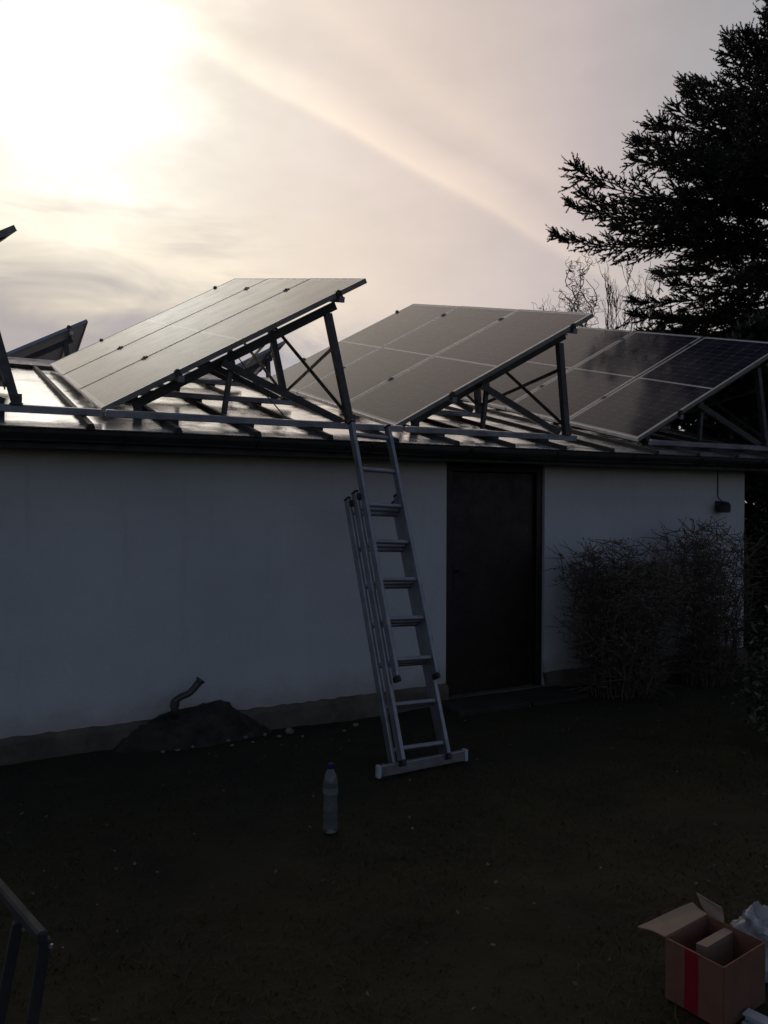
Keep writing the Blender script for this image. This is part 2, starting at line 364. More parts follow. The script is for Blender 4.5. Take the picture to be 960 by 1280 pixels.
# roof: deck, sheets, seams, ridge, verge boards
LEN = (RIDGE - EY) / cs
BLEN = (BACK + .3 - RIDGE) / cs
mb = MB()
prism([(EY + .004, EZ - .012), (RIDGE, roofz(RIDGE) - .012), (BACK + .296, roofz(BACK + .296) - .012), (BACK + .296, roofz(BACK + .296) - .085), (RIDGE, roofz(RIDGE) - .085), (EY + .004, EZ - .085)], 'x', RX0 + .01, RX1 - .01, mb)
roof = mb.build('roof', 'wood_dark', house)
SEAM0, SP = 1.223 - 9 * .505, .505
seams = [SEAM0 + i * SP for i in range(30) if RX0 + .05 < SEAM0 + i * SP < RX1 - .02]
edges = [RX0] + seams + [RX1]
def slope_pt(x, s, h, back=False):
    if not back: return Vector((x, EY + s * cs - h * sn, EZ + s * sn + h * cs))
    return Vector((x, RIDGE + s * cs + h * sn, roofz(RIDGE) - s * sn + h * cs))
def sheet(xa, xb, L, back):
    mb = MB(); nu, nv = 4, 9
    for top in (1, 0):
        for j in range(nv):
            for i in range(nu):
                x = xa + .002 + (xb - xa - .004) * i / (nu - 1); s = L * j / (nv - 1) - (.02 if j == 0 and not back else 0)
                w = random.uniform(-.0008, .001) if 0 < i < nu - 1 else 0
                mb.v.append(slope_pt(x, s, (w if top else -.006), back))
    o = nu * nv
    for j in range(nv - 1):
        for i in range(nu - 1):
            a = j * nu + i; mb.f += [(a, a + 1, a + nu + 1, a + nu), (o + a, o + a + nu, o + a + nu + 1, o + a + 1)]
    per = [i for i in range(nu)] + [j * nu + nu - 1 for j in range(1, nv)] + [(nv - 1) * nu + i for i in range(nu - 2, -1, -1)] + [j * nu for j in range(nv - 2, 0, -1)]
    for a, b in zip(per, per[1:] + per[:1]): mb.f.append((a, o + a, o + b, b))
    mb.build('roof_sheet', 'sheet', roof)
for back, L in ((False, LEN), (True, BLEN)):
    for xa, xb in zip(edges, edges[1:]): sheet(xa, xb, L, back)
    for x in seams:
        mb = MB(); prof = [(-.026, -.004), (-.016, .03), (.016, .03), (.026, -.004)]
        for s in (-.025 if not back else 0., L - .06 if not back else L): mb.v += [slope_pt(x + a, s, h, back) for a, h in prof]
        if back: mb.v[:4] = [slope_pt(x + a, .06, h, back) for a, h in prof]
        mb.f = [(0, 1, 2, 3), (7, 6, 5, 4)] + [(k, k + 4, (k + 1) % 4 + 4, (k + 1) % 4) for k in range(4)]
        mb.build('seam', 'seam', roof)
mb = MB(); pts = [(-.16, .034), (-.03, .055), (.03, .055), (.16, .034)]
for x in (RX0 - .01, RX1 + .01):
    mb.v += [slope_pt(x, LEN - .16, .036), slope_pt(x, LEN - .03, .062), (x, RIDGE, roofz(RIDGE) + .085), slope_pt(x, .03, .062, True), slope_pt(x, .16, .036, True), (x, RIDGE, roofz(RIDGE) + .01)]
mb.f = [tuple(range(6)), tuple(range(6, 12))[::-1]] + [(k, k + 6, (k + 1) % 6 + 6, (k + 1) % 6) for k in range(6)]
mb.build('ridge_cap', 'alu_dull', roof)
for x in (RX0 - .012, RX1 - .008):
    for back, L in ((False, LEN), (True, BLEN)):
        mb = MB()
        for s in (0, L): mb.v += [slope_pt(x + a, s, h, back) for a, h in ((0, -.13), (.022, -.13), (.022, .03), (0, .03))]
        mb.f = [(0, 1, 2, 3), (7, 6, 5, 4)] + [(k, k + 4, (k + 1) % 4 + 4, (k + 1) % 4) for k in range(4)]
        mb.build('verge_board', 'gutter', roof)
MB().box((RX0 + .02, EY + .006, 1.84), (RX1 - .02, D - .002, 1.862)).build('soffit', 'wood_dark', house)
MB().box((RX0 + .015, EY - .016, 1.835), (RX1 - .015, EY + .004, EZ - .02)).build('fascia', 'gutter', house)
# half-round gutter
mb = MB(); n = 9
prof = [(-.056 + .056 * math.cos(math.pi + math.pi * k / n) - .018 + EY - .0, EZ - .03 + .062 * math.sin(math.pi + math.pi * k / n)) for k in range(n + 1)]
inner = [(-.056 + .051 * math.cos(math.pi + math.pi * k / n) - .018 + EY, EZ - .03 + .057 * math.sin(math.pi + math.pi * k / n)) for k in range(n, -1, -1)]
gxs = list(np.linspace(RX0 - .02, RX1 + .02, 24)); ring = prof + inner; q = len(ring)
for x in gxs:
    sag = .006 * math.sin(x * 1.3); mb.v += [(x, a, b + sag) for a, b in ring]
mb.f = [(i * q + k, i * q + (k + 1) % q, (i + 1) * q + (k + 1) % q, (i + 1) * q + k) for i in range(len(gxs) - 1) for k in range(q)] + [tuple(range(q)), tuple((len(gxs) - 1) * q + k for k in range(q))[::-1]]
gut = mb.build('gutter', 'gutter', house, smooth=False)
for x in np.arange(RX0 + .3, RX1, .8):
    mb = MB(); pr = [Vector((x, a, b)) for a, b in [(-.056 + .060 * math.cos(math.pi + math.pi * k / 8) - .018 + EY, EZ - .03 + .066 * math.sin(math.pi + math.pi * k / 8)) for k in range(9)]]
    for a, b in zip(pr, pr[1:]): mb.bar(a, b, .02, .005, (1, 0, 0))
    mb.build('bracket', 'gutter', gut)
put_children(house)
for o in (door, roof, gut):
    for c in o.children: c.matrix_parent_inverse = Matrix()
# wall lamp on a cable below the eave
la = on_y(903, 634, D - .06)
lamp = empty('wall_lamp', (la.x, D, la.z - .06), 'small dark lamp hanging on the white wall at the building corner', 'lamp')
mb = MB(); mb.lathe([(.045, -.05), (.062, -.045), (.066, .02), (.05, .045), (.02, .055)], 14, (la.x, la.y - .01, la.z)); mb.build('lamp_housing', 'black', lamp, smooth=False)
MB().tube([(la.x, la.y - .01, la.z + .05), (la.x, D - .02, la.z + .08), (la.x, D - .008, la.z + .11), (la.x, D - .006, 1.84)], .005, 6).build('cable', 'black', lamp)
MB().box((la.x - .03, D - .018, la.z - .03), (la.x + .03, D - .001, la.z + .06)).build('wall_plate', 'black', lamp)
MB().bar((la.x, D - .01, la.z + .03), (la.x, la.y - .02, la.z + .03), .02, .02).build('arm', 'black', lamp)
put_children(lamp)

# ================================================================== solar arrays
PITCHW = 1.022; TILT = R(30.329)
ct, stt = math.cos(TILT), math.sin(TILT)
def make_panel():
    T = .035
    fr = MB(); b = .011
    fr.box((0, 0, -T), (PL, b, 0)); fr.box((0, PW - b, -T), (PL, PW, 0)); fr.box((0, b + .0002, -T), (b, PW - b - .0002, -.0003)); fr.box((PL - b, b + .0002, -T), (PL, PW - b - .0002, -.0003))
    fr.box((.012, .012, -T - .0006), (PL - .012, .035, -T + .001)); fr.box((.012, PW - .035, -T - .0006), (PL - .012, PW - .012, -T + .001))
    gl = MB().box((b + .0003, b + .0003, -.007), (PL - b - .0003, PW - b - .0003, -.0018))
    bk = MB().box((b + .0003, b + .0003, -.0105), (PL - b - .0003, PW - b - .0003, -.0076))
    jb = MB()
    return dict(frame=fr.mesh('frame', 'frame_alu'), glass=gl.mesh('glass', 'cells'), back_sheet=bk.mesh('back_sheet', 'backsheet'),
                junction_box=MB().box((-.03, -.045, -.026), (.03, .045, -.011)).mesh('junction_box', 'black', bevel=.004))
PM = make_panel()
def frame_mtx(xl, s0, back):
    """columns: a along the tilt, b along the roof slope, c outward"""
    if not back:
        o = Vector((xl, s0, roofz(s0))) + Vector((0, 0, .062)); v = Vector((0, cs, sn)); n = Vector((0, -sn, cs))
    else:
        o = Vector((xl, s0, roofz(s0))) + Vector((0, 0, .062)); v = Vector((0, cs, -sn)); n = Vector((0, sn, cs))
    a = Vector((ct, 0, 0)) + n * stt; c = a.cross(v).normalized()
    return Matrix(((a.x, v.x, c.x, o.x), (a.y, v.y, c.y, o.y), (a.z, v.z, c.z, o.z), (0, 0, 0, 1))), o, v, n
def place_array(xl, s0, back, where, pos, top_dx=1.47, foot_dx=1.60, cable=False, link_dx=1.66):
    mtx, o, v, n = frame_mtx(xl, s0, back)
    for i in range(3):
        p = bpy.data.objects.new('solar_panel', None); col.objects.link(p); p.empty_display_size = .1
        jit = Matrix.Translation((random.uniform(-.004, .004), 0, 0)) @ Matrix.Rotation(random.uniform(-.0025, .0025), 4, 'Y') @ Matrix.Rotation(random.uniform(-.002, .002), 4, 'X')
        p.matrix_world = mtx @ Matrix.Translation((0, i * PITCHW, 0)) @ jit
        tag(p, f'{pos[i]} solar panel of the array {where}', 'solar panel', 'tilted solar panels on the metal roof')
        for k in ('frame', 'glass', 'back_sheet'): link(k, PM[k], p)
        for yy in (.25, .5, .75):
            j = link('junction_box', PM['junction_box'], p); j.location = (PL / 2, PW * yy, 0)
    W = 3 * PITCHW - .018
    mt = empty('mounting_frame', Vector((xl, s0, roofz(s0))), f'steel mounting frame of the array {where}', 'frame', 'mounting frames of the solar arrays')
    A = lambda a, b, c: mtx @ Vector((a, b, c))
    def Rf(dx, b, h): return Vector((xl + dx, s0, roofz(s0))) + v * b + n * h
    for a in (.54, 1.80):
        MB().bar(A(a, -.018, -.0565), A(a, W + .018, -.0565), .042, .04, n).build('purlin', 'alu_dull', mt)
        for b, side in ((-.009, 1), (W + .009, 1)):
            mb = MB(); mb.box((a - .018, b - .007, -.045), (a + .018, b + .007, .004), mtx); mb.box((a - .018, min(b, b + (.022 if b < 0 else -.022)), .0042), (a + .018, max(b, b + (.022 if b < 0 else -.022)), .008), mtx)
            mb.box((a - .006, b - .006, .0082), (a + .006, b + .006, .014), mtx); mb.build('end_clamp', 'steel_dark', mt)
        for i in (1, 2):
            b = i * PITCHW - .009
            mb = MB(); mb.box((a - .025, b - .019, .002), (a + .025, b + .019, .006), mtx); mb.box((a - .006, b - .006, .0062), (a + .006, b + .006, .013), mtx); mb.build('mid_clamp', 'steel_dark', mt)
    posts = []
    for b in (.10, 1.40, 2.78):
        bf = b - (.232 if not back else -.232)      # posts stand plumb, so their feet sit down-slope
        MB().bar(Rf(.01 if b < .2 else .14, bf, .053), Rf(link_dx if b < .2 else foot_dx + .06, bf, .053), .045, .045, n).build('base_rail', 'alu_dull', mt, bevel=.006)
        MB().bar(A(.20, b + .048, -.106), A(1.80, b + .048, -.106), .04, .055, n).build('inclined_beam', 'steel_dark', mt)
        lf_ = A(.23, b + .048, -.12); MB().bar(lf_, Rf((lf_ - o).x, (lf_ - o).dot(v), .002), .05, .05, v).build('low_foot', 'black', mt)
        top = A(top_dx / ct, b, -.128); ft = Rf(foot_dx, bf, .076)
        MB().bar(ft, top, .05, .05, v).build('post', 'steel_dark', mt); posts.append((ft, top))
        mb = MB(); mb.box((-.036, -.028, -.003), (.036, .028, .003), Matrix.Translation(ft + n * .004)); mb.box((-.03, -.0285, -.004), (.03, -.0255, .06), Matrix.Translation(ft)); mb.build('foot_plate', 'steel_dark', mt)
        MB().bar(Rf(foot_dx - .06, bf + .03, .08), A(.86, b - .01, -.10), .05, .045, v).build('brace', 'steel_dark', mt)
        MB().bar(Rf(.80, b - .09, .07), A(.93, b + .008, -.12), .032, .03, v).build('strut', 'steel_dark', mt)
        for sx in seams:
            if xl + .12 < sx < xl + foot_dx: MB().box((-.03, -.035, -.006), (.03, .035, .034), Matrix.Translation(slope_pt(sx + .04, (s0 - EY) / cs + bf if not back else (s0 - RIDGE) / cs + bf, .0, back)) @ (Matrix.Rotation(SL if not back else -SL, 4, 'X'))).build('bracket', 'black', mt)
    # wind bracing between the posts
    for (f1, t1), (f2, t2) in zip(posts, posts[1:]):
        MB().bar(f1.lerp(t1, .12) + Vector((-.034, 0, 0)), f2.lerp(t2, .93) + Vector((-.034, 0, 0)), .005, .03, (0, 0, 1)).build('cross_brace', 'steel_dark', mt)
        MB().bar(f1.lerp(t1, .74) + Vector((.034, 0, 0)), f2.lerp(t2, .10) + Vector((.034, 0, 0)), .005, .03, (0, 0, 1)).build('cross_brace', 'steel_dark', mt)
    if cable:
        pts = []
        for i in range(15):
            t = i / 14; p = A(1.15 + .25 * t, .18, -.14) if i == 0 else None
            q0, q1 = A(1.0, .2, -.12), Rf(foot_dx - .45, .0, .04)
            pts.append(q0.lerp(q1, t) + Vector((.10 * math.sin(t * 3.1), .03 * math.sin(6 * t), -.10 * math.sin(t * math.pi))))
        MB().tube(pts, .0045, 5).build('cable', 'black', mt)
    put_children(mt)
S0 = 5.329
place_array(-1.421, S0, False, 'at the left end of the front roof slope', ('eave-side', 'middle', 'ridge-side'), 1.50, 1.766, False, 2.25)
place_array(.839, S0, False, 'rising left of the ladder', ('eave-side', 'middle', 'ridge-side'), 1.472, 1.683, True, 2.12)
place_array(2.974, S0, False, 'between the ladder and the door', ('eave-side', 'middle', 'ridge-side'), 1.466, 1.554)
place_array(5.493, S0, False, 'at the spruce end of the front slope', ('eave-side', 'middle', 'ridge-side'), 1.466, 1.58)
place_array(-.36, 9.55, True, 'behind the ridge at the left end', ('ridge-side', 'middle', 'outer'))
place_array(2.07, 9.55, True, 'behind the ridge, seen through a frame', ('ridge-side', 'middle', 'outer'))
place_array(4.5, 9.55, True, 'behind the ridge near the spruce', ('ridge-side', 'middle', 'outer'))

# ================================================================== ladder
LB = Vector((2.385, 3.965, 0)); LT = Vector((2.418, 4.845, 2.04))
ld = (LT - LB).normalized(); lx = Vector((1, .09, 0)); lx = (lx - ld * lx.dot(ld)).normalized(); ln = lx.cross(ld)   # ln points to the viewer
if ln.y > 0: ln = -ln
LLEN = (LT - LB).length
lad = empty('extension_ladder', LB, 'aluminium three-section extension ladder leaning against the eave', 'ladder')
def L_(t, w, d): return LB + ld * t + lx * w + ln * d
secs = [(0., .76 * LLEN, .360, 0.), (.0, .768 * LLEN, .318, .068), (.215 * LLEN, .978 * LLEN, .280, .136)]
RS = .1105 * LLEN
for si, (t0, t1, w, d) in enumerate(secs):
    if si == 1: t0 = .02
    for sgn in (-1, 1):
        mb = MB(); mb.bar(L_(t0 + .03, sgn * w / 2, d), L_(t1 - .012, sgn * w / 2, d), .024, .058, ln)
        rail = mb.build('rail', 'alu', lad, bevel=.005)
        MB().bar(L_(t1 - .011, sgn * w / 2, d), L_(t1 + .002, sgn * w / 2, d), .0255, .0595, ln).build('end_cap', 'black', rail, bevel=.004)
        MB().bar(L_(t0, sgn * w / 2, d), L_(t0 + .029, sgn * w / 2, d), .0255, .0595, ln).build('end_cap', 'black', rail, bevel=.004)
        if si < 2: MB().bar(L_(t1 - .07, sgn * (w / 2 - .004), d + .034), L_(t1 - .03, sgn * (w / 2 - .004), d + .034), .028, .034, ln).build('guide_bracket', 'black', rail, bevel=.004)
    for k in range(9):
        t = .0525 * LLEN + k * RS
        if t0 + .04 < t < t1 - .05:
            MB().bar(L_(t, -w / 2 + .0125, d), L_(t, w / 2 - .0125, d), .025, .025, ln + ld * .2).build('rung', 'alu', lad, bevel=.004)
pa, pb = on_z(470, 964, .02), on_z(573, 944, .02); pa.z = pb.z = .035
mb = MB(); mb.bar(pa + Vector((0, -.052, 0)), pb + Vector((0, -.052, 0)), .03, .062); sb = mb.build('stabiliser_bar', 'alu', lad, bevel=.004)
for e, s in ((pa, -1), (pb, 1)):
    MB().bar(e + Vector((.001 * s, -.052, 0)), e + Vector((.022 * s, -.05, 0)), .034, .066).build('end_cap', 'white', sb)
put_children(lad)
for o in lad.children:
    for c in o.children: c.matrix_parent_inverse = Matrix()

# ================================================================== bottle
bp = on_z(413, 1040); bt = empty('water_bottle', (bp.x, bp.y, 0), 'clear plastic water bottle with blue cap standing on the lawn', 'bottle')
prof = [(.030, .0), (.038, .004), (.041, .018), (.041, .05), (.039, .056), (.041, .062), (.041, .085), (.039, .091), (.041, .097), (.041, .12), (.037, .135), (.036, .15), (.037, .165), (.041, .18), (.041, .215), (.039, .24), (.032, .268), (.020, .288), (.0135, .298), (.013, .304)]
mb = MB(); mb.lathe(prof + [(.0115, .304), (.012, .298), (.0185, .2865), (.0305, .267), (.0375, .239), (.0395, .214), (.0395, .18), (.0355, .164), (.0345, .15), (.0355, .136), (.0395, .119), (.0395, .02), (.0365, .0055), (.029, .0025)], 28)
bt.scale = (.86, .86, 1.)
bottle = mb.build('bottle_body', 'pet', bt, smooth=True)
MB().lathe([(.028, .0032), (.0355, .0062), (.0388, .021), (.0388, .108), (.001, .108)], 28).build('water', 'water', bt, smooth=False)
MB().lathe([(.0415, .183), (.0418, .187), (.0418, .208), (.0415, .212), (.0411, .212), (.0411, .183)], 28).build('label_band', 'label', bt)
MB().lathe([(.016, .296), (.0165, .298), (.0165, .318), (.015, .321)], 20).build('cap', 'cap', bt)

# ================================================================== cardboard box
cN, cL, cB = Vector((1.967, 1.562, 0)), Vector((1.942, 1.757, 0)), Vector((2.172, 1.790, 0)); cR = cN + cB - cL
HB = .188; th = .004
bx = empty('cardboard_box', cN, 'open brown cardboard box with red tape stripe on the lawn', 'box')
ctr = (cN + cB) / 2
def wallp(p, q, name):
    inw = (ctr - (p + q) / 2); d = (q - p).normalized(); inw = (inw - d * inw.dot(d)).normalized()
    a, b = p + d * th * .5, q - d * th * .5
    vs = []
    for h in (.003, HB):
        vs += [a + Vector((0, 0, h)), b + Vector((0, 0, h)), b + inw * th + Vector((0, 0, h)), a + inw * th + Vector((0, 0, h))]
    o = MB().add(vs, [(0, 1, 2, 3), (4, 5, 6, 7), (0, 1, 5, 4), (1, 2, 6, 5), (2, 3, 7, 6), (3, 0, 4, 7)]).build(name, 'card', bx); return inw, d
for p, q in ((cN, cL), (cL, cB), (cB, cR), (cR, cN)): wallp(p, q, 'side_panel')
k = .007; MB().add([(p + (ctr - p) * .03) + Vector((0, 0, h)) for h in (.004, .008) for p in (cN, cL, cB, cR)], [(0, 1, 2, 3), (4, 5, 6, 7), (0, 1, 5, 4), (1, 2, 6, 5), (2, 3, 7, 6), (3, 0, 4, 7)]).build('bottom_panel', 'card_in', bx)
def sheetq(pts, name, m, t=.0035, sub=6, wav=.002, parent=bx):
    """a bent cardboard leaf from four corners, with thickness"""
    P = [Vector(p) for p in pts]; nrm = (P[1] - P[0]).cross(P[3] - P[0]).normalized(); mb = MB(); n = sub + 1
    for s in (0, 1):
        for j in range(n):
            for i in range(n):
                u, w = i / sub, j / sub; b = P[0].lerp(P[1], u).lerp(P[3].lerp(P[2], u), w)
                mb.v.append(b + nrm * (s * t + wav * math.sin(3 * u + 5 * w) * w))
    o = n * n
    for j in range(sub):
        for i in range(sub):
            a = j * n + i; mb.f += [(a, a + 1, a + n + 1, a + n), (o + a, o + a + n, o + a + n + 1, o + a + 1)]
    per = list(range(n)) + [j * n + sub for j in range(1, n)] + [sub * n + i for i in range(sub - 1, -1, -1)] + [j * n for j in range(sub - 1, 0, -1)]
    for a, b in zip(per, per[1:] + per[:1]): mb.f.append((a, o + a, o + b, b))
    return mb.build(name, m, parent)
zt = Vector((0, 0, HB + .001))
f1, f2 = on_z(797, 1157, HB - .012), on_z(866, 1131, HB + .012)
sheetq([cL + zt, cB + zt, f2, f1], 'flap', 'card_in', wav=.006)
e = (cR - cB)
sheetq([cB + zt + e * .02, cB + zt + e * .30, cB + e * .40 + Vector((.016, .04, HB + .040)), cB + e * -.04 + Vector((-.010, .03, HB + .058))], 'flap', 'card_in', wav=.006)
inw = (cB - cL).normalized()
dN = (cL - cN)
sheetq([cN + dN * .40 + inw * .006 + zt, cN + dN * .96 + inw * .006 + zt, cN + dN * .93 + inw * .035 + Vector((0, 0, HB - .07)), cN + dN * .45 + inw * .035 + Vector((0, 0, HB - .07))], 'flap', 'card', wav=.003)
# carton standing inside
A0 = on_z(870, 1179, HB - .012); A1 = on_z(908, 1158, HB - .012); A2 = on_z(919, 1163, HB - .012); A3 = on_z(884, 1184, HB - .012)
dwn = Vector((0, 0, -.13))
ins = MB().add([A0, A1, A2, A3] + [p + dwn for p in (A0, A1, A2, A3)], [(0, 1, 2, 3), (7, 6, 5, 4), (0, 4, 5, 1), (1, 5, 6, 2), (2, 6, 7, 3), (3, 7, 4, 0)]).build('inner_carton', 'card_in', bx)
outw = -inw
a, b = cN.lerp(cL, .42), cN.lerp(cL, .65)
MB().add([a + Vector((0, 0, .004)) + outw * .0008, b + Vector((0, 0, .004)) + outw * .0008, b + Vector((0, 0, HB - .001)) + outw * .0008, a + Vector((0, 0, HB - .001)) + outw * .0008] + [q + outw * -.0003 for q in (a + Vector((0, 0, .004)), b + Vector((0, 0, .004)), b + Vector((0, 0, HB - .001)), a + Vector((0, 0, HB - .001)))], [(0, 1, 2, 3), (7, 6, 5, 4), (0, 4, 5, 1), (1, 5, 6, 2), (2, 6, 7, 3), (3, 7, 4, 0)]).build('red_tape', 'red', bx)
put_children(bx)
# crumpled film behind the box
mb = MB(); c = cB + e * .80 + Vector((.115, .085, 0)); nu, nv = 30, 16
for j in range(nv + 1):
    for i in range(nu):
        ph = 2 * math.pi * i / nu; th_ = math.pi * .5 * j / nv
        w = 1 + .22 * math.sin(3 * ph + 2 * j * .4) + .13 * math.sin(7 * ph - j * .9) + random.uniform(-.07, .07)
        rr = math.cos(th_) ** .6 * w if j < nv else .02
        mb.v.append((c.x + .085 * rr * math.cos(ph), c.y + .06 * rr * math.sin(ph), max(.0, .200 * math.sin(th_) ** .7 * (1 + .12 * math.sin(2 * ph + 1)) + random.uniform(-.008, .008))))
mb.f = [(j * nu + i, j * nu + (i + 1) % nu, (j + 1) * nu + (i + 1) % nu, (j + 1) * nu + i) for j in range(nv) for i in range(nu)] + [tuple(range(nu))[::-1], tuple(nv * nu + i for i in range(nu))]
tag(mb.build('plastic_bag', 'bag'), 'crumpled whitish plastic bag behind the open cardboard box', 'bag')
# pale profile offcut on the lawn
q0 = on_z(932, 1264, .03); q1 = on_z(990, 1292, .03); off = empty('profile_offcut', (q0.x, q0.y, 0), 'short white profile offcut lying on the lawn beside the box', 'offcut')
dq = (q1 - q0).normalized(); sq = Vector((-dq.y, dq.x, 0))
for nm, h, w, sh in (('top_web', .030, .04, 0.), ('lower_web', .006, .05, .0)):
    MB().bar(q0 + Vector((0, 0, h - .03)) + sq * sh, q1 + Vector((0, 0, h - .03)) + sq * sh, w, .004).build(nm, 'white', off)
MB().bar(q0 + Vector((0, 0, -.012)), q1 + Vector((0, 0, -.012)), .004, .019).build('rib', 'white', off)
put_children(off)

# ================================================================== trestle at the left edge
T0, T1 = on_z(53, 1172, .78), on_z(0, 1110, .78); td = (T1 - T0).normalized(); T1 = T0 + td * .85
tr = empty('metal_trestle', (T0.x, T0.y, 0), 'dull metal trestle standing on the lawn opposite the mound', 'trestle')
MB().bar(T0 - td * .004, T1, .018, .022).build('top_beam', 'steel_grey', tr, bevel=.004)
lean = rt0 * -.135
for base, o in ((T0 + td * .01, 1), (T0 + td * .10, -1), (T1 - td * .10, 1), (T1 - td * .01, -1)):
    sd = Vector((td.y, -td.x, 0)) * (.012 * o)
    ftp = Vector((base.x, base.y, .0)) + lean + sd * 2
    leg = MB().bar(base + sd * .7 + Vector((0, 0, -.008)), ftp + Vector((0, 0, .012)), .019, .019, (0, 1, 0)).build('leg', 'steel_grey', tr, bevel=.003)
    MB().lathe([(.018, 0), (.018, .02), (.013, .03)], 10, ftp).build('rubber_foot', 'black', leg)
    bh = base + sd * .7 + Vector((0, 0, -.02)); MB().lathe([(.004, -.003), (.004, .003), (.002, .004)], 8, bh + Vector((.008, -.008, 0))).build('bolt', 'alu', leg)
MB().bar(T0 + lean * .72 + td * .02 + Vector((0, 0, -.56)), T1 + lean * .72 - td * .06 + Vector((0, 0, -.56)), .018, .018).build('stretcher', 'steel_grey', tr)
put_children(tr)
for o in tr.children:
    for c in o.children: c.matrix_parent_inverse = Matrix()

# ================================================================== mound with the bent pipe, rubble
mb = MB(); nu, nv = 34, 12; xa, xb = .88, 1.90
def mprof(t):
    pts = [(0, 0), (.05, .06), (.16, .13), (.30, .185), (.36, .20), (.55, .215), (.66, .235), (.72, .22), (.82, .13), (.93, .05), (1, 0)]
    for (p, a), (q, b) in zip(pts, pts[1:]):
        if t <= q: return a + (b - a) * (t - p) / (q - p)
    return 0
for j in range(nv + 1):
    w = j / nv
    for i in range(nu + 1):
        t = i / nu; h = mprof(t)
        y = D - .012 - .21 * w * (.55 + .45 * math.sin(math.pi * t))
        z = h * (1 - w ** 2.6) + (random.uniform(-.014, .014) if 0 < w < 1 else 0) - .012
        mb.v.append((xa + (xb - xa) * t + random.uniform(-.006, .006), y + random.uniform(-.008, .008) * (w > 0), z))
mb.f = [(j * (nu + 1) + i, j * (nu + 1) + i + 1, (j + 1) * (nu + 1) + i + 1, (j + 1) * (nu + 1) + i) for j in range(nv) for i in range(nu)]
tag(mb.build('mortar_mound', 'mound'), 'low dark mound of hardened mortar heaped against the plinth', 'mound')
P = [on_y(x, y, 5.04) for x, y in ((219, 898), (218, 884), (219, 876), (226, 871), (236, 867), (242, 861), (247, 855), (250, 851))]
pp = empty('bent_pipe', P[0], 'short bent dark pipe sticking out of the mortar mound', 'pipe')
MB().tube(P, [.024, .024, .023, .021, .021, .022, .023, .023], 12).build('pipe', 'steel_dark', pp, smooth=True)
MB().tube([P[-1].lerp(P[-2], .2), P[-1] + (P[-1] - P[-2]) * .5], [.030, .030], 12).build('collar', 'steel_dark', pp)
MB().tube([P[1], P[2]], [.029, .029], 12).build('collar', 'steel_dark', pp)
put_children(pp)
def stone(x, y, s, label):
    me = bmesh.new(); bmesh.ops.create_icosphere(me, subdivisions=2, radius=1)
    a, b, c = random.uniform(.7, 1.2), random.uniform(.6, 1.), random.uniform(.4, .7); o3 = Vector((random.random() * 9, random.random() * 9, 0))
    for v in me.verts:
        from mathutils import noise
        w = 1 + .45 * noise.noise(v.co * 1.6 + o3); v.co = Vector((v.co.x * a, v.co.y * b, v.co.z * c)) * (s * w)
    d = bpy.data.meshes.new('rubble_stone'); me.to_mesh(d); me.free(); d.materials.append(M['rubble'])
    o = link('rubble_stone', d); o.location = (x, y, s * .35 * c); o.rotation_euler = (0, 0, random.random() * 6)
    tag(o, label, 'stone', 'rubble stones along the wall')
for px, py, s in ((256, 926, .032), (283, 924, .02), (290, 930, .016), (307, 920, .018), (331, 917, .016), (362, 913, .034), (349, 919, .018), (378, 919, .013), (204, 938, .014), (222, 936, .016), (241, 932, .013), (316, 926, .012)):
    p = on_z(px, py, .01); stone(p.x, p.y, s, {256: 'largest pale rubble stone at the foot of the mortar mound', 362: 'large pale rubble stone on the soil between the mound and the ladder'}.get(px, 'small pale rubble stone on the soil along the mound and wall'))
for px, py, s in ((445, 905, .02), (430, 912, .014), (728, 868, .022), (706, 872, .014)):
    p = on_z(px, py, .01); stone(p.x, p.y, s, 'small pale stone on the ground between the bottle and the wall' if px < 500 else 'small pale stone on the ground at the foot of the leafless shrub')

# ================================================================== vegetation helpers
def norm(a): return a / np.maximum(np.linalg.norm(a, axis=-1, keepdims=True), 1e-9)
def needle_shoots(P, Dn, Ln, n=18, nl=.030, nw=.010):
    """spiky shoots: n needles round each axis plus a thin core"""
    P, Dn, Ln = np.array(P), norm(np.array(Dn)), np.array(Ln); N = len(P)
    ref = np.where(np.abs(Dn[:, 2:3]) < .9, [[0, 0, 1.]], [[1., 0, 0]]); A = norm(np.cross(Dn, ref)); Bv = np.cross(A, Dn)
    t = (np.arange(n) + .5) / n; ph = np.arange(n) * 2.39996
    tt = t[None, :] + rng.uniform(-.04, .04, (N, n)); pp = ph[None, :] + rng.uniform(0, 6.28, (N, 1))
    rad = A[:, None] * np.cos(pp)[..., None] + Bv[:, None] * np.sin(pp)[..., None]
    base = P[:, None] + Dn[:, None] * (tt * Ln[:, None])[..., None]
    nd = norm(rad * .72 + Dn[:, None] * .8); sd = norm(np.cross(nd, Dn[:, None] + rng.normal(0, .3, (N, n, 3))))
    L = nl * rng.uniform(.7, 1.2, (N, n, 1))
    V = np.stack([base - sd * nw / 2, base + sd * nw / 2, base + nd * L], 2).reshape(-1, 3)
    T = np.arange(len(V)).reshape(-1, 3)
    tri = np.stack([A, -.5 * A + .87 * Bv, -.5 * A - .87 * Bv], 1) * .009
    cv = np.concatenate([P[:, None] + tri, (P + Dn * Ln[:, None])[:, None]], 1).reshape(-1, 3)
    ci = (np.arange(N) * 4)[:, None, None] + np.array([[0, 1, 3], [1, 2, 3], [2, 0, 3]])[None]
    return np.concatenate([V, cv]), np.concatenate([T, ci.reshape(-1, 3) + len(V)])
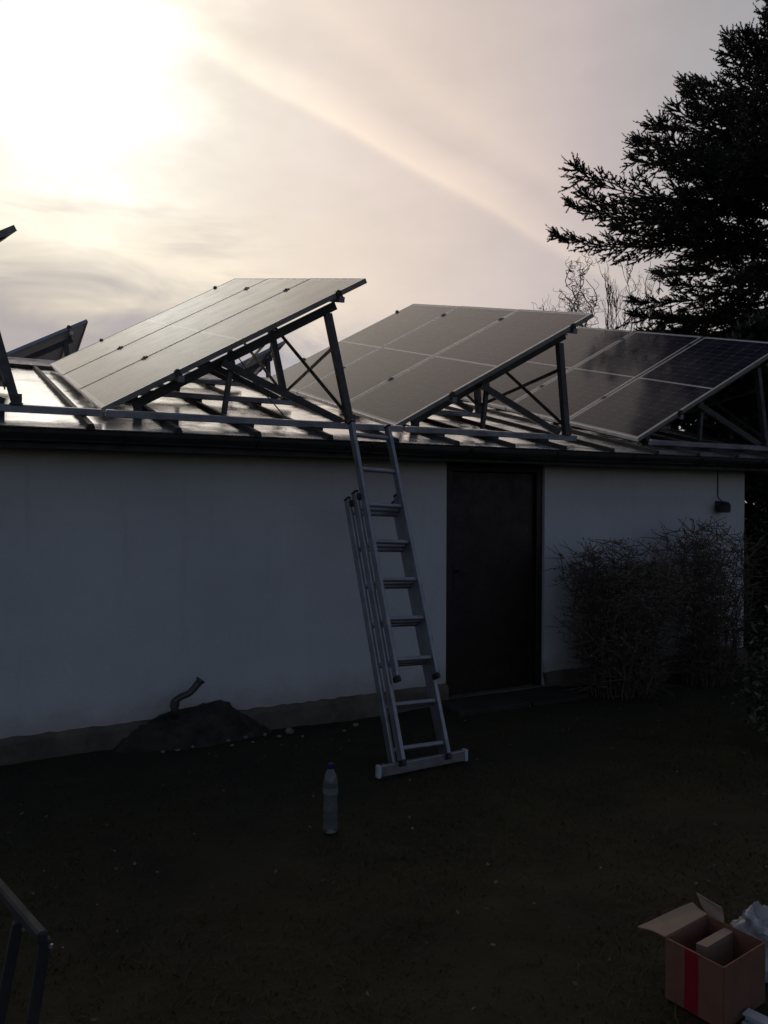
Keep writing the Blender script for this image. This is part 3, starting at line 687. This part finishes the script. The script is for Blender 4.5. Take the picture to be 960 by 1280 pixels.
def leaf_cloud(P, N_, size, asp=.5):
    P = np.array(P); n = len(P); a = norm(rng.normal(0, 1, (n, 3)) + np.array(N_)); b = norm(np.cross(a, rng.normal(0, 1, (n, 3))))
    s = size * rng.uniform(.6, 1.25, (n, 1)); up = np.cross(a, b) * s * .12
    V = np.stack([P, P + a * s * .5 + b * s * asp / 2 + up, P + a * s, P + a * s * .5 - b * s * asp / 2 + up], 1).reshape(-1, 3)
    k = (np.arange(n) * 4)[:, None]
    return V, np.concatenate([k + [0, 1, 2], k + [0, 2, 3]], 0)

# ------------------------------------------------------------------ spruce
SP_ = at(974, 640, 10.2); SPX, SPY = SP_.x, SP_.y
sp = empty('spruce_tree', (SPX, SPY, 0), 'tall dark spruce tree rising beside the end of the building', 'tree')
H = 8.15
tk = MB(); tk.tube([(SPX + .03 * math.sin(i), SPY + .03 * math.cos(1.7 * i), H * i / 12 - .05) for i in range(13)], [.20 * (1 - i / 12.6) + .01 for i in range(13)], 10)
tk.build('trunk', 'bark', sp, smooth=True)
shP, shD, shL = [], [], []; br = MB()
def crown_r(z):
    pts = [(.2, 2.1), (2., 2.2), (3.2, 2.1), (3.9, 2.1), (4.15, 2.15), (4.3, 1.7), (4.4, 1.3), (4.75, 1.4), (4.95, 2.3), (5.2, 2.9), (5.7, 2.78), (6.0, 2.6), (6.65, 2.0), (7.4, 1.22), (7.6, .85), (7.85, .35), (8.2, .06), (9., .05)]
    for (a, p), (b, q) in zip(pts, pts[1:]):
        if z <= b: return p + (q - p) * max(0, z - a) / (b - a)
    return .05
UPV = np.array([0, 0, 1.])
def unit(a): return a / max(np.linalg.norm(a), 1e-9)
def add_shoot(p, d, L): shP.append(p); shD.append(d); shL.append(L)
sparse = False
def side_branch(p0, d0, L, shoot):
    """a twig carrying short stubby shoots on both sides, lifting at the tip"""
    n = max(2, int(L / (.13 if sparse else .10))); p = p0.copy(); d = unit(d0)
    for i in range(n):
        t = (i + 1) / n
        q = p; d = unit(d + UPV * .05 * t + rng.normal(0, .02, 3)); p = p + d * L / n
        add_shoot(q, p - q, np.linalg.norm(p - q) * 1.15)
        side = unit(np.cross(d, UPV))
        for s_ in (-1, 1):
            if rng.random() < .9: add_shoot(p, d * .95 + side * s_ * rng.uniform(.5, .7) + UPV * rng.uniform(-.15, .28), shoot * rng.uniform(.65, 1.1) * (1 - .3 * t))
        if rng.random() < .40: add_shoot(p, d * .75 + UPV * rng.uniform(.4, .8) + side * rng.normal(0, .25), shoot * rng.uniform(.55, .9))
        if rng.random() < .35: add_shoot(p, d * .7 - UPV * rng.uniform(.4, .8) + side * rng.normal(0, .3), shoot * rng.uniform(.6, 1.))
    add_shoot(p, d + UPV * .15, shoot * rng.uniform(.8, 1.2))
z = .5; wi = 0
while z < H - .2:
    nb = 10 if z < 3.8 else (8 if z < 7 else 6); off0 = rng.uniform(0, 6.28)
    for b in range(nb):
        az = off0 + b * 6.283 / nb + rng.normal(0, .14); zz = z + rng.uniform(-.12, .12)
        rise = (.20 + .50 * (zz - 4.4) / 4) if zz > 4.4 else (.04 - .20 * (4.4 - zz) / 4)
        L = crown_r(min(8.2, zz + .85 * rise * crown_r(zz))) * rng.uniform(.80, 1.03)
        hx = math.cos(az)
        # keep clear of the panel array and the building
        if zz < 4.1 and hx < -.15: L = min(L, (SPX - 7.55) / -hx)
        if zz < 2.6 and hx < -.15: L = min(L, (SPX - 7.62) / -hx)
        if L < .05: continue
        d = np.array([math.cos(az) * math.cos(rise), math.sin(az) * math.cos(rise), math.sin(rise)])
        sparse = zz < 3.4 or d @ np.array(RT) > .45
        p = np.array([SPX, SPY, zz]); n = max(3, int(L / (.24 if sparse else .13))); pts = [p.copy()]
        for i in range(n):
            t = (i + 1) / n
            d = unit(d + UPV * (-.035 if t < .55 else .05) + rng.normal(0, .015, 3))
            p = p + d * L / n; pts.append(p.copy())
            if t > .10:
                side = unit(np.cross(d, UPV)); sl_ = (L * .34) * (1.06 - t) * rng.uniform(.75, 1.15) + .05
                for s_ in (-1, 1):
                    side_branch(p, d * .8 + side * s_ * rng.uniform(.6, .85) + UPV * rng.uniform(-.28, .22), sl_, .15)
                if zz > 3.5 and zz < 6.2 and rng.random() < .35: side_branch(p, d * .7 - UPV * rng.uniform(.4, .9) + side * rng.normal(0, .4), .14 + .16 * rng.random(), .13)
                if rng.random() < .3: side_branch(p, d * .8 + UPV * rng.uniform(.3, .6) + side * rng.normal(0, .3), sl_ * .5, .14)
                add_shoot(pts[-2], d, L / n * 1.2)
        side_branch(pts[-2], d, .22, .16)
        br.tube(pts, [max(.006, .032 * (1 - i / n) * (L / 2.6)) for i in range(n + 1)], 4, caps=False)
    z += (.33 if z < 3.6 else .265) + .03 * math.sin(wi * 2.1); wi += 1
br.build('branches', 'bark', sp)
shP, shD, shL = np.array(shP), np.array(shD), np.array(shL); lowm = shP[:, 2] < 3.7
V, T = needle_shoots(shP[~lowm], shD[~lowm], shL[~lowm], n=20, nl=.027, nw=.018)
V2, T2 = needle_shoots(shP[lowm], shD[lowm], shL[lowm] * 1.2, n=9, nl=.08, nw=.065)
T = np.concatenate([T, T2 + len(V)]); V = np.concatenate([V, V2])
crown = tri_mesh('crown', V, T, 'needles', sp); crown['kind'] = 'stuff'
put_children(sp)
NSH = len(shP)

# ------------------------------------------------------------------ bare twisted willows and a sapling beyond the building
def wiggle(p0, p1, n, amp, freq, tw):
    p0, p1 = Vector(p0), Vector(p1); ax = (p1 - p0); a = ax.orthogonal().normalized(); b = ax.normalized().cross(a); ph = random.random() * 6
    out = []
    for i in range(n + 1):
        t = i / n; k = amp * (.35 + .65 * t) * min(1, 6 * t)
        out.append(p0.lerp(p1, t) + a * k * (math.sin(freq * t + ph) - math.sin(ph) * (1 - t)) + b * k * math.cos(freq * 1.13 * t + ph * 2) * tw + Vector((random.gauss(0, amp * .16), random.gauss(0, amp * .16), 0)))
    return out
def bare_tree(dist, base_px, tops, name, label, amp, freq, spread, twigs, rbase):
    root = at(base_px, 640, dist); root.z = 0
    t = empty(name, root, label, 'tree', 'bare trees beyond the outbuilding')
    fork = Vector((root.x, root.y, 2.2)); MB().tube([root + Vector((0, 0, -.05)), root + Vector((.03, .02, 1.1)), fork], [rbase * 1.3, rbase * 1.1, rbase], 8).build('trunk', 'bark', t)
    mb = MB()
    for (x, y) in tops:
        tip = at(x, y, dist + random.uniform(-.5, .5)); n = 34
        pts = wiggle(fork, tip, n, amp, freq * random.uniform(.8, 1.2), 1.)
        mb.tube(pts, [max(.0045, rbase * .55 * (1 - i / n) ** 1.2 + .007) for i in range(n + 1)], 4)
        for k in range(twigs):
            i = random.randint(int(n * .45), n - 2); s = pts[i]; L = (1 - i / n) * 1.5 + .25
            dd = Vector((random.gauss(0, spread), random.gauss(0, spread), 1)).normalized()
            tp = wiggle(s, s + dd * L * random.uniform(.5, 1.1), 12, amp * .75, freq * .55, 1.)
            mb.tube(tp, [max(.005, .012 * (1 - q / 12)) for q in range(13)], 3)
            for k2 in range(2):
                i2 = random.randint(3, 10); s2 = tp[i2]; dd2 = Vector((random.gauss(0, spread), random.gauss(0, spread), .9)).normalized()
                mb.tube(wiggle(s2, s2 + dd2 * random.uniform(.2, .5), 8, amp * .55, freq * .4, 1.), [.0065, .006, .006, .0055, .005, .005, .0045, .004, .004], 3)
    mb.build('branches', 'twig', t); put_children(t)
bare_tree(17., 728, [(712, 326), (718, 352), (722, 342), (732, 330), (708, 362), (740, 348), (726, 372)], 'willow_tree', 'bare corkscrew willow with twisted twigs showing above the panels', .13, 26., .42, 9, .07)
bare_tree(19., 765, [(757, 341), (770, 372), (762, 360), (780, 382)], 'slender_tree', 'slender bare tree with upright twigs next to the corkscrew willow', .035, 16., .20, 16, .05)
bare_tree(21., 808, [(781, 318), (786, 330), (810, 325), (814, 336), (800, 372), (826, 380), (792, 386), (838, 372)], 'bushy_bare_tree', 'bare thin-twigged tree showing beneath the spruce branches', .09, 18., .40, 7, .05)
bare_tree(20., 690, [(676, 380), (684, 384), (692, 386), (700, 388)], 'low_bare_tree', 'low faint bare twigs left of the corkscrew willow', .08, 18., .5, 6, .035)

# ------------------------------------------------------------------ bare shrubs by the wall
def shrub(name, label, cx, cy, h, r, stems, twigs, leaves, group):
    t = empty(name, (cx, cy, 0), label, 'shrub', group); mb = MB(); LP = []
    for s in range(stems):
        a = random.random() * 6.283; rr = r * math.sqrt(random.random()); base = Vector((cx + rr * .55 * math.cos(a), cy + rr * .4 * math.sin(a), -.02))
        hh = h * random.uniform(.80, 1.02) * (1 - .12 * (rr / r) ** 2)
        tip = Vector((cx + rr * 1.05 * math.cos(a), min(cy + rr * .7 * math.sin(a), D - .06), hh)); n = 10
        pts = wiggle(base, tip, n, .055, 8., 1.); pts = [Vector((q.x, min(q.y, D - .05), q.z)) for q in pts]
        mb.tube(pts, [random.uniform(.004, .008) * (1 - .75 * i / n) for i in range(n + 1)], 4)
        for k in range(twigs):
            i = random.randint(1, n); p = pts[i]; dd = Vector((random.gauss(0, .8), random.gauss(0, .7), random.uniform(-.3, .9))).normalized()
            q = p + dd * random.uniform(.08, .26); q.y = min(q.y, D - .04); q.z = min(q.z, h * 1.04)
            m_ = p.lerp(q, .5) + Vector((random.gauss(0, .015), random.gauss(0, .01), random.gauss(0, .015)))
            mb.tube([p, m_, q], [.0035, .003, .002], 3)
            for _ in range(leaves):
                LP.append(tuple(p.lerp(q, random.uniform(.2, 1.)) + Vector((random.gauss(0, .012), random.gauss(0, .01), random.gauss(0, .012)))))
    mb.build('twigs', 'twig', t)
    V, T = leaf_cloud(LP, (0, 0, .2), .020, .6); lf = tri_mesh('leaves', V, T, 'dryleaf', t); lf['kind'] = 'stuff'
    put_children(t)
shrub('hedge_shrub', 'bushy leafless shrub with dry leaves next to the door', 4.72, 4.74, 1.19, .50, 85, 34, 3, 'shrubs along the wall')
shrub('hedge_shrub', 'taller leafless shrub below the wall lamp', 5.80, 4.78, 1.37, .46, 70, 28, 3, 'shrubs along the wall')
# evergreen bush at the right edge
eb = empty('evergreen_bush', (4.72, 3.15, 0), 'dark broad-leaved evergreen bush standing on the lawn before the hedge', 'shrub')
LP = []; mb = MB()
for s in range(70):
    a = random.random() * 6.283; el = random.uniform(.15, 1.45); L = random.uniform(.55, 1.0)
    tip = Vector((4.72 + .52 * L * math.cos(a) * math.cos(el), 3.15 + .52 * L * math.sin(a) * math.cos(el), .12 + .95 * L * math.sin(el)))
    pts = wiggle((4.72 + random.gauss(0, .05), 3.15 + random.gauss(0, .05), 0), tip, 8, .02, 7., 1.); mb.tube(pts, [.007 * (1 - .8 * i / 8) for i in range(9)], 4)
    for p in pts[3:]:
        for _ in range(8): LP.append((p.x + random.gauss(0, .045), p.y + random.gauss(0, .045), max(.03, p.z + random.gauss(0, .045))))
mb.build('stems', 'bark', eb); V, T = leaf_cloud(LP, (0, 0, .1), .055, .5); lf = tri_mesh('leaves', V, T, 'evergreen', eb); lf['kind'] = 'stuff'; put_children(eb)

def evergreen(cx, cy, rx, ry, h, stems, label, name, leaf, per):
    eb = empty(name, (cx, cy, 0), label, 'shrub'); LP = []; mb = MB()
    for s_ in range(stems):
        a = random.random() * 6.283; el = random.uniform(.05, 1.5); L = random.uniform(.5, 1.0)
        tip = Vector((cx + rx * L * math.cos(a) * math.cos(el) ** .5, cy + ry * L * math.sin(a) * math.cos(el) ** .5, .08 + h * L * math.sin(el)))
        pts = wiggle((cx + random.gauss(0, rx * .15), cy + random.gauss(0, ry * .15), 0), tip, 8, .02, 7., 1.); mb.tube(pts, [.008 * (1 - .8 * i / 8) for i in range(9)], 4)
        for p in pts[2:]:
            for _ in range(per): LP.append((p.x + random.gauss(0, .06), p.y + random.gauss(0, .06), max(.03, p.z + random.gauss(0, .06))))
    mb.build('stems', 'bark', eb); V, T = leaf_cloud(LP, (0, 0, .1), leaf, .5); lf = tri_mesh('leaves', V, T, 'evergreen', eb); lf['kind'] = 'stuff'; put_children(eb)
evergreen(7.75, 5.25, .62, .70, 2.0, 190, 'dark evergreen bush filling the gap beside the building corner', 'corner_bush', .07, 11)
evergreen(8.9, 4.6, .8, .8, 2.3, 190, 'large dark evergreen bush in front of the spruce', 'garden_bush', .07, 11)
# ------------------------------------------------------------------ lawn and litter
N = 130000
gx = rng.uniform(-.6, 8.6, N); gy = rng.uniform(.25, 5.1, N)
near = rng.random(N) < (1.25 - .22 * gy)
clump = np.sin(3.1 * gx + 1.3 * np.sin(2.3 * gy)) + np.sin(4.7 * gy + 1.9 * np.sin(1.7 * gx)) + rng.normal(0, .7, N)
keep = near & (clump > -.9) & ~((gx > 3.2) & (gx < 4.46) & (gy > 4.74)) & ~((gx > .85) & (gx < 1.95) & (gy > 4.78))
gx, gy = gx[keep], gy[keep]; n = len(gx)
gz = np.array([hz(a, b) - .014 for a, b in zip(gx, gy)])
a = rng.uniform(0, 6.283, n); hgt = rng.uniform(.010, .032, n); w = rng.uniform(.0012, .0026, n); le = rng.uniform(.8, 2.6, n)
ca, sa = np.cos(a), np.sin(a); la_ = rng.uniform(0, 6.283, n)
b0 = np.stack([gx, gy, gz], 1); sd = np.stack([ca, sa, 0 * ca], 1) * w[:, None]; ldv = np.stack([np.cos(la_), np.sin(la_), 0 * la_], 1) * (hgt * le)[:, None]; uz = np.stack([0 * a, 0 * a, hgt], 1)
m1 = b0 + ldv * .3 + uz * .6; tp = b0 + ldv + uz
V = np.stack([b0 - sd, b0 + sd, m1 + sd * .7, m1 - sd * .7, tp], 1).reshape(-1, 3); k = (np.arange(n) * 5)[:, None]
T = np.concatenate([k + [0, 1, 2], k + [0, 2, 3], k + [3, 2, 4]], 0)
tag(tri_mesh('grass', V, T, 'grass'), 'short patchy dark grass of the lawn', 'grass', kind='stuff')
n = 420; lp = np.stack([rng.uniform(-.4, 7.5, n), rng.uniform(.5, 5.05, n), rng.uniform(.012, .028, n)], 1)
V, T = leaf_cloud(lp, (0, 0, 0), .026, .6); V[:, 2] = .004 + np.abs(V[:, 2] - .02) * .5 + .01
tag(tri_mesh('leaf_litter', V, T, 'litter'), 'scattered dry leaf scraps lying in the grass', 'leaves', kind='stuff')
